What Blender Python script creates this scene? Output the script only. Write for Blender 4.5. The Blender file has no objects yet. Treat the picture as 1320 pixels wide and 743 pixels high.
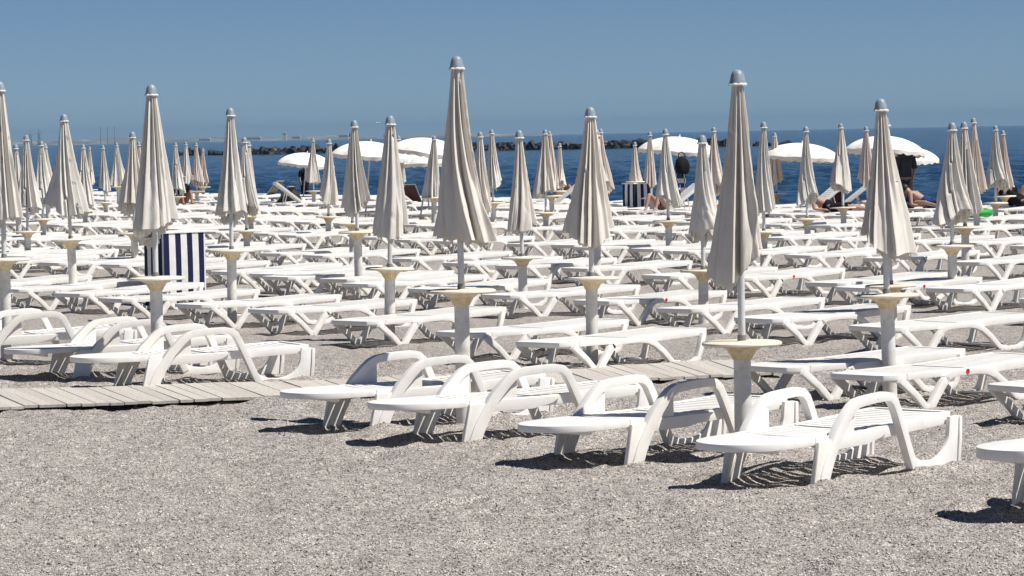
import bpy, bmesh, math, random
import numpy as np
from mathutils import Vector, Matrix
S = bpy.context.scene
C = S.collection
R = math.radians
rnd = random.Random(7)

# ------------------------------------------------------------------ camera geometry
FPX, CAMH, CW, CH = 4264.0, 2.1, 1320.0, 743.0
ROLL = math.atan(26 / 1320)
PITCH = math.atan((371.5 - 174) * math.cos(ROLL) / FPX)
_c, _s, _cp, _sp = math.cos(ROLL), math.sin(ROLL), math.cos(PITCH), math.sin(PITCH)
E1, E2, E3 = Vector((1, 0, 0)), Vector((0, _sp, _cp)), Vector((0, _cp, -_sp))
CX, CY = _c * E1 - _s * E2, _s * E1 + _c * E2

def ray(px, py):
    return (px - CW / 2) * CX - (py - CH / 2) * CY + FPX * E3

def at(px, py, z=0.0):
    d = ray(px, py); t = (z - CAMH) / d.z
    return Vector((d.x * t, d.y * t, z))

def proj(p):
    q = Vector(p) - Vector((0, 0, CAMH)); w = q.dot(E3)
    return CW / 2 + FPX * q.dot(CX) / w, CH / 2 - FPX * q.dot(CY) / w

AX = Vector((.871, .492, 0)).normalized()          # across the rows
RX = Vector((-.492, .871, 0)).normalized()         # along the rows
YAW = R(42)
def uv(p): return p.x * AX.x + p.y * AX.y, p.x * RX.x + p.y * RX.y
def fromuv(u, v, z=0): return AX * u + RX * v + Vector((0, 0, z))

SHORE = 48.5
def ground_z(x, y):
    u = x * AX.x + y * AX.y
    t = np.clip((u - SHORE) / 8.0, 0, 40)
    z = -0.75 * t * (2 - np.clip(t, 0, 1)) * .5
    return np.maximum(z, -4.0)

# ------------------------------------------------------------------ materials
def mat(name, base, rough=.5, spec=.5, metal=0.0):
    m = bpy.data.materials.new(name); m.use_nodes = True
    b = m.node_tree.nodes['Principled BSDF']
    b.inputs['Base Color'].default_value = (*base, 1)
    b.inputs['Roughness'].default_value = rough
    b.inputs['Specular IOR Level'].default_value = spec
    b.inputs['Metallic'].default_value = metal
    return m

class NT:
    def __init__(s, m):
        s.t = m.node_tree; s.n = s.t.nodes; s.b = s.n['Principled BSDF']
    def new(s, typ, **kw):
        n = s.n.new(typ)
        for k, v in kw.items():
            if k in n.inputs: n.inputs[k].default_value = v
            else: setattr(n, k, v)
        return n
    def link(s, a, b): s.t.links.new(a, b)
    def coords(s, kind='Object', scale=(1, 1, 1)):
        tc = s.new('ShaderNodeTexCoord'); mp = s.new('ShaderNodeMapping')
        mp.inputs['Scale'].default_value = scale
        s.link(tc.outputs[kind], mp.inputs['Vector']); return mp.outputs['Vector']
    def noise(s, vec, scale, detail=4, rough=.55):
        n = s.new('ShaderNodeTexNoise', Scale=scale, Detail=detail, Roughness=rough)
        s.link(vec, n.inputs['Vector']); return n
    def ramp(s, fac, stops):
        r = s.new('ShaderNodeValToRGB'); e = r.color_ramp.elements
        while len(e) < len(stops): e.new(.5)
        for el, (p, c) in zip(e, stops): el.position = p; el.color = (*c, 1)
        s.link(fac, r.inputs['Fac']); return r.outputs['Color']
    def mix(s, fac, a, b, mode='MIX'):
        n = s.new('ShaderNodeMix', data_type='RGBA', blend_type=mode)
        if isinstance(fac, (int, float)): n.inputs[0].default_value = fac
        else: s.link(fac, n.inputs[0])
        for sock, v in ((n.inputs[6], a), (n.inputs[7], b)):
            if isinstance(v, tuple): sock.default_value = (*v, 1)
            else: s.link(v, sock)
        return n.outputs[2]
    def bump(s, h, strength=.3, dist=.01, normal=None):
        n = s.new('ShaderNodeBump', Strength=strength, Distance=dist)
        s.link(h, n.inputs['Height'])
        if normal is not None: s.link(normal, n.inputs['Normal'])
        return n.outputs['Normal']

def random_tint(k, stops):
    info = k.new('ShaderNodeObjectInfo')
    return k.ramp(info.outputs['Random'], stops)

# white plastic, with faint grime of its own
def plastic(name, base, dirt):
    m = mat(name, base, .42, .45); k = NT(m)
    v = k.coords()
    n = k.noise(v, 9, 6, .65)
    col = k.ramp(n.outputs['Fac'], [(.3, dirt), (.55, base), (1, base)])
    tint = random_tint(k, [(0, (1, 1, 1)), (.6, (.98, .975, .96)), (1, (.94, .93, .90))])
    k.link(k.mix(1.0, col, tint, 'MULTIPLY'), k.b.inputs['Base Color'])
    n2 = k.noise(v, 260, 2)
    k.link(k.bump(n2.outputs['Fac'], .12, .002), k.b.inputs['Normal'])
    return m
M_WHITE = plastic('white_plastic', (.84, .83, .805), (.77, .755, .72))
M_TUBE = plastic('tube_plastic', (.75, .74, .71), (.58, .55, .50))

def table_mat():
    m = mat('cream_plastic', (.74, .65, .47), .5, .35); k = NT(m)
    v = k.coords(); n = k.noise(v, 14, 5, .7)
    top = k.ramp(n.outputs['Fac'], [(.3, (.68, .63, .53)), (.6, (.79, .755, .67)), (1, (.82, .80, .73))])
    tint = random_tint(k, [(0, (1, 1, 1)), (.5, (.97, .94, .86)), (1, (.92, .88, .8))])
    k.link(k.mix(1.0, top, tint, 'MULTIPLY'), k.b.inputs['Base Color']); return m
M_TABLE = table_mat()
def cone_mat():
    m = mat('yellowed_plastic', (.70, .55, .30), .5, .35); k = NT(m)
    v = k.coords(); n = k.noise(v, 18, 5, .7)
    k.link(k.ramp(n.outputs['Fac'], [(.3, (.50, .38, .22)), (.55, (.70, .58, .37)), (1, (.76, .67, .50))]), k.b.inputs['Base Color']); return m
M_CONE = cone_mat()
def pole_mat():
    m = mat('painted_pole', (.5, .52, .54), .4, .5, .0); k = NT(m)
    v = k.coords(scale=(1, 1, .3)); n = k.noise(v, 30, 5, .7)
    k.link(k.ramp(n.outputs['Fac'], [(.3, (.42, .42, .43)), (.5, (.60, .615, .63)), (1, (.68, .69, .70))]), k.b.inputs['Base Color']); return m
M_POLE = pole_mat()
M_RUST = mat('worn_sleeve', (.24, .22, .205), .6, .4, .2)

def cloth_mat(name, stops):
    m = mat(name, (.6, .57, .52), .9, .12); k = NT(m)
    v = k.coords(); n = k.noise(v, 5, 5, .6)
    base = k.ramp(n.outputs['Fac'], [(.3, (.66, .64, .595)), (.55, (.71, .695, .655)), (.8, (.735, .72, .685))])
    stain = k.noise(v, 2.3, 3, .5)
    base = k.mix(k.ramp(stain.outputs['Fac'], [(.6, (0, 0, 0)), (.8, (.5, .5, .5))]), base, (.55, .50, .43))
    k.link(k.mix(1.0, base, random_tint(k, stops), 'MULTIPLY'), k.b.inputs['Base Color'])
    w = k.noise(k.coords(scale=(1, 1, .22)), 26, 4, .6)
    fine = k.noise(v, 420, 2)
    nb = k.bump(w.outputs['Fac'], .35, .012)
    k.link(k.bump(fine.outputs['Fac'], .1, .002, nb), k.b.inputs['Normal'])
    tr = k.new('ShaderNodeBsdfTranslucent'); tr.inputs['Color'].default_value = (.55, .48, .38, 1)
    mx = k.new('ShaderNodeMixShader'); mx.inputs[0].default_value = .05
    k.link(k.b.outputs[0], mx.inputs[1]); k.link(tr.outputs[0], mx.inputs[2])
    k.link(mx.outputs[0], k.n['Material Output'].inputs['Surface'])
    return m
M_CLOTH = cloth_mat('beige_cloth', [(0, (1, 1, 1)), (.4, (.98, .97, .96)), (.7, (1, .965, .93)), (1, (.94, .93, .92))])
M_PINK = cloth_mat('faded_pink_cloth', [(0, (1, .93, .89)), (1, (1, .9, .86))])
M_OPEN = cloth_mat('white_cloth', [(0, (1.3, 1.3, 1.3)), (1, (1.27, 1.24, 1.22))])
def cap_mat():
    m = mat('grey_blue_cap', (.30, .37, .44), .45, .4); k = NT(m)
    n = k.noise(k.coords(), 25, 4)
    k.link(k.ramp(n.outputs['Fac'], [(.3, (.19, .235, .28)), (.7, (.30, .35, .39))]), k.b.inputs['Base Color']); return m
M_CAP = cap_mat()
M_TRIM = mat('white_trim', (.68, .67, .64), .7, .2)

def sand_mat():
    m = mat('shell_sand', (.36, .33, .30), .95, .15); k = NT(m)
    v = k.coords()
    big = k.noise(v, .55, 5, .6)
    col = k.ramp(big.outputs['Fac'], [(.3, (.30, .278, .256)), (.5, (.378, .352, .326)), (.7, (.43, .402, .374))])
    mid = k.noise(v, 9, 5, .7)
    col = k.mix(.55, col, k.ramp(mid.outputs['Fac'], [(.3, (.16, .148, .14)), (.47, (.375, .352, .333)), (.75, (.52, .495, .47))]))
    vor = k.new('ShaderNodeTexVoronoi', Scale=135.0, Randomness=1.0); k.link(v, vor.inputs['Vector'])
    bw = k.new('ShaderNodeRGBToBW'); k.link(vor.outputs['Color'], bw.inputs[0])
    grain = k.ramp(bw.outputs[0], [(.18, (.20, .19, .19)), (.38, (.82, .80, .79)), (.62, (1.0, 1.0, 1.0)), (.85, (1.9, 1.88, 1.84))])
    col = k.mix(.8, col, grain, 'MULTIPLY')
    vor2 = k.new('ShaderNodeTexVoronoi', Scale=52.0); k.link(v, vor2.inputs['Vector'])
    bw2 = k.new('ShaderNodeRGBToBW'); k.link(vor2.outputs['Color'], bw2.inputs[0])
    col = k.mix(.4, col, k.ramp(bw2.outputs[0], [(.2, (.45, .43, .42)), (.5, (1, 1, 1)), (.8, (1.35, 1.33, 1.3))]), 'MULTIPLY')
    k.link(col, k.b.inputs['Base Color'])
    n1 = k.bump(mid.outputs['Fac'], .8, .07)
    n2 = k.bump(vor2.outputs['Distance'], .45, .012, n1)
    k.link(k.bump(vor.outputs['Distance'], .6, .007, n2), k.b.inputs['Normal'])
    return m
M_SAND = sand_mat()
def pebble_mat():
    m = mat('pebbles', (.4, .37, .34), .8, .3); k = NT(m)
    n = k.new('ShaderNodeTexWhiteNoise')
    g = k.new('ShaderNodeNewGeometry'); k.link(g.outputs['Random Per Island'], n.inputs['Vector'])
    k.link(k.ramp(g.outputs['Random Per Island'], [(0, (.07, .066, .062)), (.22, (.24, .225, .21)), (.6, (.42, .395, .37)), (.85, (.58, .555, .525)), (1, (.82, .80, .76))]), k.b.inputs['Base Color'])
    return m
M_PEBBLE = pebble_mat()

def wood_mat():
    m = mat('weathered_boards', (.42, .39, .35), .85, .15); k = NT(m)
    g = k.new('ShaderNodeNewGeometry')
    v = k.coords('Object', (14, 3, 8)); n = k.noise(v, 3, 6, .7)
    col = k.ramp(n.outputs['Fac'], [(.3, (.36, .335, .30)), (.5, (.46, .435, .40)), (.7, (.51, .485, .45))])
    isl = k.ramp(g.outputs['Random Per Island'], [(0, (.9, .89, .87)), (.5, (1, 1, 1)), (1, (1.06, 1.055, 1.04))])
    k.link(k.mix(1.0, col, isl, 'MULTIPLY'), k.b.inputs['Base Color'])
    k.link(k.bump(n.outputs['Fac'], .4, .006), k.b.inputs['Normal']); return m
M_WOOD = wood_mat()

def sea_mat():
    m = mat('sea_water', (.010, .040, .075), .12, .25); k = NT(m)
    v = k.coords('Object', (.55, 1.0, 1)); 
    n1 = k.noise(v, .9, 5, .62); n2 = k.noise(v, .16, 4, .6); n3 = k.noise(v, .012, 3, .5)
    col = k.ramp(n3.outputs['Fac'], [(.35, (.002, .021, .045)), (.65, (.004, .030, .058))])
    chop = k.mix(.5, n1.outputs['Color'], n2.outputs['Color'])
    bwc = k.new('ShaderNodeRGBToBW'); k.link(chop, bwc.inputs[0])
    k.link(col, k.b.inputs['Base Color'])
    b1 = k.bump(n2.outputs['Fac'], .6, .9)
    k.link(k.bump(n1.outputs['Fac'], .7, .28, b1), k.b.inputs['Normal']); return m
M_SEA = sea_mat()

def rock_mat():
    m = mat('wet_rock', (.07, .07, .075), .7, .35); k = NT(m)
    g = k.new('ShaderNodeNewGeometry'); n = k.noise(k.coords(), .7, 5, .7)
    col = k.ramp(g.outputs['Random Per Island'], [(0, (.010, .011, .013)), (.7, (.022, .022, .025)), (.93, (.05, .05, .052)), (1, (.30, .29, .27))])
    k.link(k.mix(.6, col, k.ramp(n.outputs['Fac'], [(.3, (.45, .45, .45)), (.7, (1.2, 1.2, 1.2))]), 'MULTIPLY'), k.b.inputs['Base Color']); return m
M_ROCK = rock_mat()
def shore_mat():
    m = mat('coast_land', (.12, .13, .10), .95, .1); k = NT(m)
    n = k.noise(k.coords('Object', (1, 1, 4)), .012, 4, .7)
    k.link(k.ramp(n.outputs['Fac'], [(.4, (.10, .12, .12)), (.6, (.20, .21, .20)), (.75, (.36, .36, .35))]), k.b.inputs['Base Color']); return m
M_COAST = shore_mat()
M_BLDG = mat('pale_concrete', (.62, .61, .60), .9, .1)
M_STEEL = mat('crane_steel', (.12, .14, .17), .6, .4)
M_BRICK = mat('chimney_brick', (.30, .26, .25), .9, .1)
def stripe_mat():
    m = mat('navy_white_stripes', (.8, .8, .8), .8, .2); k = NT(m)
    tc = k.new('ShaderNodeTexCoord'); sp = k.new('ShaderNodeSeparateXYZ'); k.link(tc.outputs['UV'], sp.inputs[0])
    a = k.new('ShaderNodeMath', operation='MULTIPLY'); a.inputs[1].default_value = 1.0; k.link(sp.outputs[0], a.inputs[0])
    f = k.new('ShaderNodeMath', operation='FRACT'); k.link(a.outputs[0], f.inputs[0])
    r = k.new('ShaderNodeValToRGB'); r.color_ramp.interpolation = 'CONSTANT'
    r.color_ramp.elements[0].color = (.012, .016, .055, 1); r.color_ramp.elements[1].position = .47; r.color_ramp.elements[1].color = (.74, .74, .74, 1)
    k.link(f.outputs[0], r.inputs['Fac'])
    n = k.noise(k.coords(), 9, 4)
    k.link(k.mix(.35, r.outputs['Color'], k.ramp(n.outputs['Fac'], [(.3, (.75, .75, .75)), (.7, (1.1, 1.1, 1.1))]), 'MULTIPLY'), k.b.inputs['Base Color'])
    k.link(k.bump(n.outputs['Fac'], .3, .02), k.b.inputs['Normal'])
    return m
M_STRIPE = stripe_mat()
M_RED = mat('red_sticker', (.62, .01, .02), .5, .4)
M_BLACK = mat('black_cloth', (.008, .008, .010), .85, .2)
M_GREYCLOTH = mat('charcoal_cloth', (.035, .037, .045), .9, .15)
M_NAVY = mat('navy_cloth', (.015, .02, .06), .9, .15)
M_MAROON = mat('maroon_cloth', (.085, .035, .032), .9, .15)
M_TAN = mat('tan_mesh', (.20, .165, .12), .85, .2)
M_SKIN = mat('tanned_skin', (.30, .165, .115), .6, .35)
M_PALESKIN = mat('pale_skin', (.40, .25, .195), .6, .35)
M_HAIR = mat('dark_hair', (.02, .014, .01), .6, .4)
M_GREYHAIR = mat('straw_hat', (.55, .5, .42), .8, .2)
M_SWIM = mat('swimwear_blue', (.02, .05, .16), .8, .2)
M_SWIMRED = mat('swimwear_red', (.35, .03, .04), .8, .2)
M_TOWEL = mat('pink_towel', (.62, .30, .30), .95, .1)
M_GREEN = mat('green_inflatable', (.02, .36, .05), .4, .45)
M_BROWN = mat('brown_leather', (.022, .016, .012), .7, .3)
M_FRAME = mat('grey_frame', (.34, .35, .35), .5, .4)
M_EYE = mat('eye', (.02, .015, .012), .3, .5)

# ------------------------------------------------------------------ mesh helpers
def mesh_obj(name, bm, m, parent=None, smooth=False, bevel=0.0, seg=2, angle=30):
    if bevel:
        bmesh.ops.remove_doubles(bm, verts=bm.verts, dist=1e-5)
        es = [e for e in bm.edges if len(e.link_faces) == 2 and e.calc_face_angle(0) > R(angle)]
        try: bmesh.ops.bevel(bm, geom=es, offset=bevel, segments=seg, profile=.6, affect='EDGES', clamp_overlap=True)
        except Exception: pass
    bmesh.ops.recalc_face_normals(bm, faces=bm.faces)
    me = bpy.data.meshes.new(name); bm.to_mesh(me); bm.free()
    for mm in (m if isinstance(m, (list, tuple)) else [m]): me.materials.append(mm)
    if smooth:
        me.polygons.foreach_set('use_smooth', [True] * len(me.polygons))
        if smooth != 'all':
            me.set_sharp_from_angle(angle=R(35))
    o = bpy.data.objects.new(name, me); C.objects.link(o)
    if parent: o.parent = parent
    return o

def tag(o, label=None, cat=None, group=None, kind=None):
    if label: o['label'] = label
    if cat: o['category'] = cat
    if group: o['group'] = group
    if kind: o['kind'] = kind
    return o

def empty(name, loc, rz=0, label=None, cat=None, group=None):
    o = bpy.data.objects.new(name, None); C.objects.link(o)
    o.empty_display_size = .2
    o.location = loc; o.rotation_euler = (0, 0, rz)
    return tag(o, label, cat, group)

def box(bm, x0, x1, y0, y1, z0, z1):
    r = bmesh.ops.create_cube(bm, size=1)
    bmesh.ops.scale(bm, vec=(x1 - x0, y1 - y0, z1 - z0), verts=r['verts'])
    bmesh.ops.translate(bm, vec=((x0 + x1) / 2, (y0 + y1) / 2, (z0 + z1) / 2), verts=r['verts'])
    return r['verts']

def prism_xz(bm, poly, y0, y1):
    a = [bm.verts.new((x, y0, z)) for x, z in poly]; b = [bm.verts.new((x, y1, z)) for x, z in poly]
    n = len(poly)
    bm.faces.new(a); bm.faces.new(b[::-1])
    for i in range(n): bm.faces.new((a[i], b[i], b[(i + 1) % n], a[(i + 1) % n]))

def prism_xy(bm, poly, z0, z1, zfun=None):
    a = [bm.verts.new((x, y, z0)) for x, y in poly]; b = [bm.verts.new((x, y, z1)) for x, y in poly]
    n = len(poly)
    bm.faces.new(a); bm.faces.new(b[::-1])
    for i in range(n): bm.faces.new((a[i], b[i], b[(i + 1) % n], a[(i + 1) % n]))

def ribbon(bm, pts, widths, y0, y1):
    """rectangular bar swept along a polyline in the xz plane"""
    L, Rr = [], []
    n = len(pts)
    for i, (x, z) in enumerate(pts):
        p0 = pts[max(i - 1, 0)]; p1 = pts[min(i + 1, n - 1)]
        dx, dz = p1[0] - p0[0], p1[1] - p0[1]; l = math.hypot(dx, dz)
        w = (widths[i] if isinstance(widths, (list, tuple)) else widths) / 2
        nx, nz = -dz / l * w, dx / l * w
        L.append((x + nx, z + nz)); Rr.append((x - nx, z - nz))
    rows = [[bm.verts.new((L[i][0], y0, L[i][1])), bm.verts.new((L[i][0], y1, L[i][1])),
             bm.verts.new((Rr[i][0], y1, Rr[i][1])), bm.verts.new((Rr[i][0], y0, Rr[i][1]))] for i in range(n)]
    for i in range(n - 1):
        for k in range(4):
            bm.faces.new((rows[i][k], rows[i][(k + 1) % 4], rows[i + 1][(k + 1) % 4], rows[i + 1][k]))
    bm.faces.new(rows[0][::-1]); bm.faces.new(rows[-1])

def tube(bm, p0, p1, r0, r1=None, n=12, caps=True):
    r1 = r0 if r1 is None else r1
    p0, p1 = Vector(p0), Vector(p1); d = (p1 - p0).normalized()
    u = d.orthogonal().normalized(); w = d.cross(u)
    a, b = [], []
    for i in range(n):
        t = 2 * math.pi * i / n; e = u * math.cos(t) + w * math.sin(t)
        a.append(bm.verts.new(p0 + e * r0)); b.append(bm.verts.new(p1 + e * r1))
    for i in range(n): bm.faces.new((a[i], a[(i + 1) % n], b[(i + 1) % n], b[i]))
    if caps: bm.faces.new(a[::-1]); bm.faces.new(b)

def lathe(bm, prof, n=32, wob=None):
    rows = []
    for r, z in prof:
        if r < 1e-6: rows.append([bm.verts.new((0, 0, z))])
        else: rows.append([bm.verts.new((r * (wob(i / n * 2 * math.pi, z) if wob else 1) * math.cos(2 * math.pi * i / n), r * (wob(i / n * 2 * math.pi, z) if wob else 1) * math.sin(2 * math.pi * i / n), z)) for i in range(n)])
    for a, b in zip(rows, rows[1:]):
        if len(a) == 1 and len(b) == 1: continue
        for i in range(n):
            j = (i + 1) % n
            if len(a) == 1: bm.faces.new((a[0], b[i], b[j]))
            elif len(b) == 1: bm.faces.new((a[i], a[j], b[0]))
            else: bm.faces.new((a[i], a[j], b[j], b[i]))

def children(o): return [x for x in KIDS.get(o.name, [])]
KIDS = {}
def reg(o):                                            # remember the tree of a prototype
    for x in C.objects:
        if x.parent == o:
            KIDS.setdefault(o.name, []).append(x); reg(x)
    return o
def copy_tree(o, parent=None):
    c = o.copy(); C.objects.link(c)
    if parent: c.parent = parent
    m = {o.name: c}
    for ch in KIDS.get(o.name, []): copy_tree(ch, c)
    return c

# ------------------------------------------------------------------ setting: sand, sea
def axis(lo, hi, fine_lo, fine_hi, step, grow=1.14, mx=40):
    a = list(np.arange(fine_lo, fine_hi + 1e-6, step)); s = step
    x = a[-1]
    while x < hi: s = min(s * grow, mx); x += s; a.append(x)
    s = step; x = a[0]; pre = []
    while x > lo: s = min(s * grow, mx); x -= s; pre.append(x)
    return np.array(pre[::-1] + a)

def vnoise(x, y, seed=0):
    """smooth value noise on arrays"""
    xi = np.floor(x).astype(np.int64); yi = np.floor(y).astype(np.int64); xf = x - xi; yf = y - yi
    def h(a, b):
        n = (a * 374761393 + b * 668265263 + seed * 982451653) & 0x7fffffff
        n = ((n ^ (n >> 13)) * 1274126177) & 0x7fffffff
        return ((n ^ (n >> 16)) & 0xffff) / 65535.0
    sx = xf * xf * (3 - 2 * xf); sy = yf * yf * (3 - 2 * yf)
    return (h(xi, yi) * (1 - sx) + h(xi + 1, yi) * sx) * (1 - sy) + (h(xi, yi + 1) * (1 - sx) + h(xi + 1, yi + 1) * sx) * sy

FRONT = [((-20, 474), 26), ((105, 490), 27), ((195, 503), 28), ((490, 555), 34), ((610, 572), 33), ((820, 602), 43), ((1060, 628), 50), (None, 40)]
MOUNDS = [(at(960, 595), .10, .04)]
for _p, _y in FRONT:
    _f = at(*_p) if _p else at(1314, 655) + Vector((.44, -.53, 0))
    _a, _n = Vector((math.cos(R(_y)), math.sin(R(_y)), 0)), Vector((-math.sin(R(_y)), math.cos(R(_y)), 0))
    MOUNDS += [(_f + _a * .02, .085, .034), (_f + _n * .69, .085, .034), (_f + _a * 1.02, .10, .026), (_f + _a * 1.45, .10, .030), (_f + _a * 1.45 + _n * .69, .10, .03)]

def sand_bumps(x, y):
    z = .040 * (vnoise(x * 1.1, y * 1.1, 1) - .5) + .042 * (vnoise(x * 3.1, y * 3.1, 2) - .5)
    z += .030 * (vnoise(x * 1.6 + y * .5, y * .9 - x * .3, 6) - .5) * vnoise(x * .3, y * .3, 7) * 1.6
    z += .034 * (vnoise(x * 7.3, y * 7.3, 3) - .5) + .017 * (vnoise(x * 15., y * 12., 4) - .5)
    for (c, sg, h) in MOUNDS:
        d2 = (x - c.x) ** 2 + (y - c.y) ** 2
        z = z + h * np.exp(-d2 / (2 * sg * sg))
    return z

def grid_mesh(name, xs, ys, Z, m):
    nx, ny = len(xs), len(ys)
    X, Y = np.meshgrid(xs, ys)
    co = np.stack([X, Y, Z], -1).reshape(-1, 3).astype(np.float32)
    idx = np.arange(nx * ny).reshape(ny, nx)
    q = np.stack([idx[:-1, :-1], idx[:-1, 1:], idx[1:, 1:], idx[1:, :-1]], -1).reshape(-1)
    me = bpy.data.meshes.new(name)
    me.vertices.add(nx * ny); me.vertices.foreach_set('co', co.ravel())
    nf = (nx - 1) * (ny - 1)
    me.loops.add(nf * 4); me.loops.foreach_set('vertex_index', q.astype(np.int32))
    me.polygons.add(nf); me.polygons.foreach_set('loop_start', np.arange(0, nf * 4, 4, dtype=np.int32))
    me.polygons.foreach_set('use_smooth', np.ones(nf, dtype=bool))
    me.update(calc_edges=True); me.materials.append(m)
    o = bpy.data.objects.new(name, me); C.objects.link(o); return o

xs = axis(-400, 400, -4.7, 4.7, .046); ys = axis(-300, 400, 15.0, 29.0, .046)
X, Y = np.meshgrid(xs, ys)
Z = ground_z(X, Y) + sand_bumps(X, Y)
tag(grid_mesh('sand', xs, ys, Z, M_SAND), kind='structure')

def gz(x, y): return float(ground_z(np.array(x), np.array(y)) + sand_bumps(np.array([float(x)]), np.array([float(y)]))[0])

# gravel grains that lie on the near sand
def gravel():
    g = np.random.default_rng(3); N = 90000
    Yp = 15.2 + (g.random(N) ** 1.5) * 16.5; Xp = (g.random(N) - .5) * 2 * (Yp * .166 + .4)
    s = .0024 + .0056 * g.random(N) ** 3.2 
    zp = ground_z(Xp, Yp) + sand_bumps(Xp, Yp)
    base = np.array([[1, 0, 0], [-1, 0, 0], [0, 1, 0], [0, -1, 0], [0, 0, .75], [0, 0, -.75]], float)
    fc = np.array([[0, 2, 4], [2, 1, 4], [1, 3, 4], [3, 0, 4], [2, 0, 5], [1, 2, 5], [3, 1, 5], [0, 3, 5]])
    a = g.random(N) * 6.283; ca, sa = np.cos(a), np.sin(a)
    V = base[None] * (1 + .5 * (g.random((N, 6, 3)) - .5)) * s[:, None, None]
    V[:, :, 0] *= 1.4
    tx = (g.random(N) - .5) * 1.2; V[:, :, 2] += V[:, :, 0] * tx[:, None] * .6
    x = V[:, :, 0] * ca[:, None] - V[:, :, 1] * sa[:, None] + Xp[:, None]
    y = V[:, :, 0] * sa[:, None] + V[:, :, 1] * ca[:, None] + Yp[:, None]
    z = V[:, :, 2] + (zp + s * .3)[:, None]
    co = np.stack([x, y, z], -1).reshape(-1, 3).astype(np.float32)
    f = (fc[None] + (np.arange(N) * 6)[:, None, None]).reshape(-1).astype(np.int32)
    me = bpy.data.meshes.new('gravel'); me.vertices.add(len(co)); me.vertices.foreach_set('co', co.ravel())
    nf = N * 8; me.loops.add(nf * 3); me.loops.foreach_set('vertex_index', f)
    me.polygons.add(nf); me.polygons.foreach_set('loop_start', np.arange(0, nf * 3, 3, dtype=np.int32))
    me.update(calc_edges=True); me.materials.append(M_PEBBLE)
    o = bpy.data.objects.new('gravel', me); C.objects.link(o)
    tag(o, 'small grey and white gravel grains scattered over the near sand', 'gravel', kind='stuff')
gravel()

# sea: one sheet to the horizon, real swell near the beach
xs = axis(-13000, 13000, -24, 24, .2, 1.06, 900); ys = axis(20, 13500, 66, 190, .36, 1.025, 900)
X, Y = np.meshgrid(xs, ys)
amp = .26 * np.clip((1100 - Y) / 900, 0, 1)
Z = -.55 + amp * ((vnoise(X * .3, Y * .3, 11) - .5) * .8 + (vnoise(X * .85, Y * .55, 12) - .5) * .9 + (vnoise(X * 1.9, Y * 1.1, 13) - .5) * .5)
tag(grid_mesh('sea', xs, ys, Z, M_SEA), kind='structure')

# boardwalk of weathered planks
def boardwalk():
    bm = bmesh.new(); q = random.Random(4)
    far = [at(x, y) for x, y in ((-300, 518), (-150, 512.5), (0, 507.5), (200, 502.5), (400, 496.5), (700, 482), (962, 468))]
    near = [at(x, y) for x, y in ((-250, 543), (-100, 536.5), (50, 529.5), (250, 522), (450, 514), (750, 499), (1012, 485.5))]
    for i in range(len(far) - 1):
        L = (near[i + 1] - near[i]).length; n = max(1, round(L / .115))
        for k in range(n):
            g0, g1 = .0035 / L, .0035 / L
            ta, tb = k / n + g0, (k + 1) / n - g1
            e0, e1 = q.uniform(-.03, .03), q.uniform(-.03, .03)
            c = []
            for t, e in ((ta, 0), (tb, 0), (tb, 1), (ta, 1)):
                f_, n_ = far[i].lerp(far[i + 1], t), near[i].lerp(near[i + 1], t)
                d = (f_ - n_).normalized()
                c.append(n_ + d * e0 if e == 0 else f_ + d * e1)
            z0 = .020 + q.uniform(-.002, .002); th = .022; tl = (q.uniform(-.004, .004), q.uniform(-.004, .004))
            lo = [bm.verts.new((v.x, v.y, z0 + tl[j // 2])) for j, v in enumerate(c)]; hi = [bm.verts.new((v.x, v.y, z0 + th + tl[j // 2])) for j, v in enumerate(c)]
            bm.faces.new(lo[::-1]); bm.faces.new(hi)
            for j in range(4): bm.faces.new((lo[j], lo[(j + 1) % 4], hi[(j + 1) % 4], hi[j]))
    o = mesh_obj('boardwalk', bm, M_WOOD)
    tag(o, kind='structure')
boardwalk()

# ------------------------------------------------------------------ sun loungers
def slats(bm, x0, x1, y0, y1, zf, th, pitch=.072, gap=.014, curve=0.0):
    n = max(1, round((x1 - x0) / pitch)); w = (x1 - x0) / n
    ny = 7
    for i in range(n):
        xa, xb = x0 + i * w, x0 + (i + 1) * w - gap
        rows = []
        for j in range(ny + 1):
            y = y0 + (y1 - y0) * j / ny; c = curve * (1 - (2 * j / ny - 1) ** 2)
            rows.append([bm.verts.new((xa - c, y, zf(xa))), bm.verts.new((xb - c, y, zf(xb))),
                         bm.verts.new((xb - c, y, zf(xb) - th)), bm.verts.new((xa - c, y, zf(xa) - th))])
        for a, b in zip(rows, rows[1:]):
            for k in range(4): bm.faces.new((a[k], a[(k + 1) % 4], b[(k + 1) % 4], b[k]))
        bm.faces.new(rows[0][::-1]); bm.faces.new(rows[-1])

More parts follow.
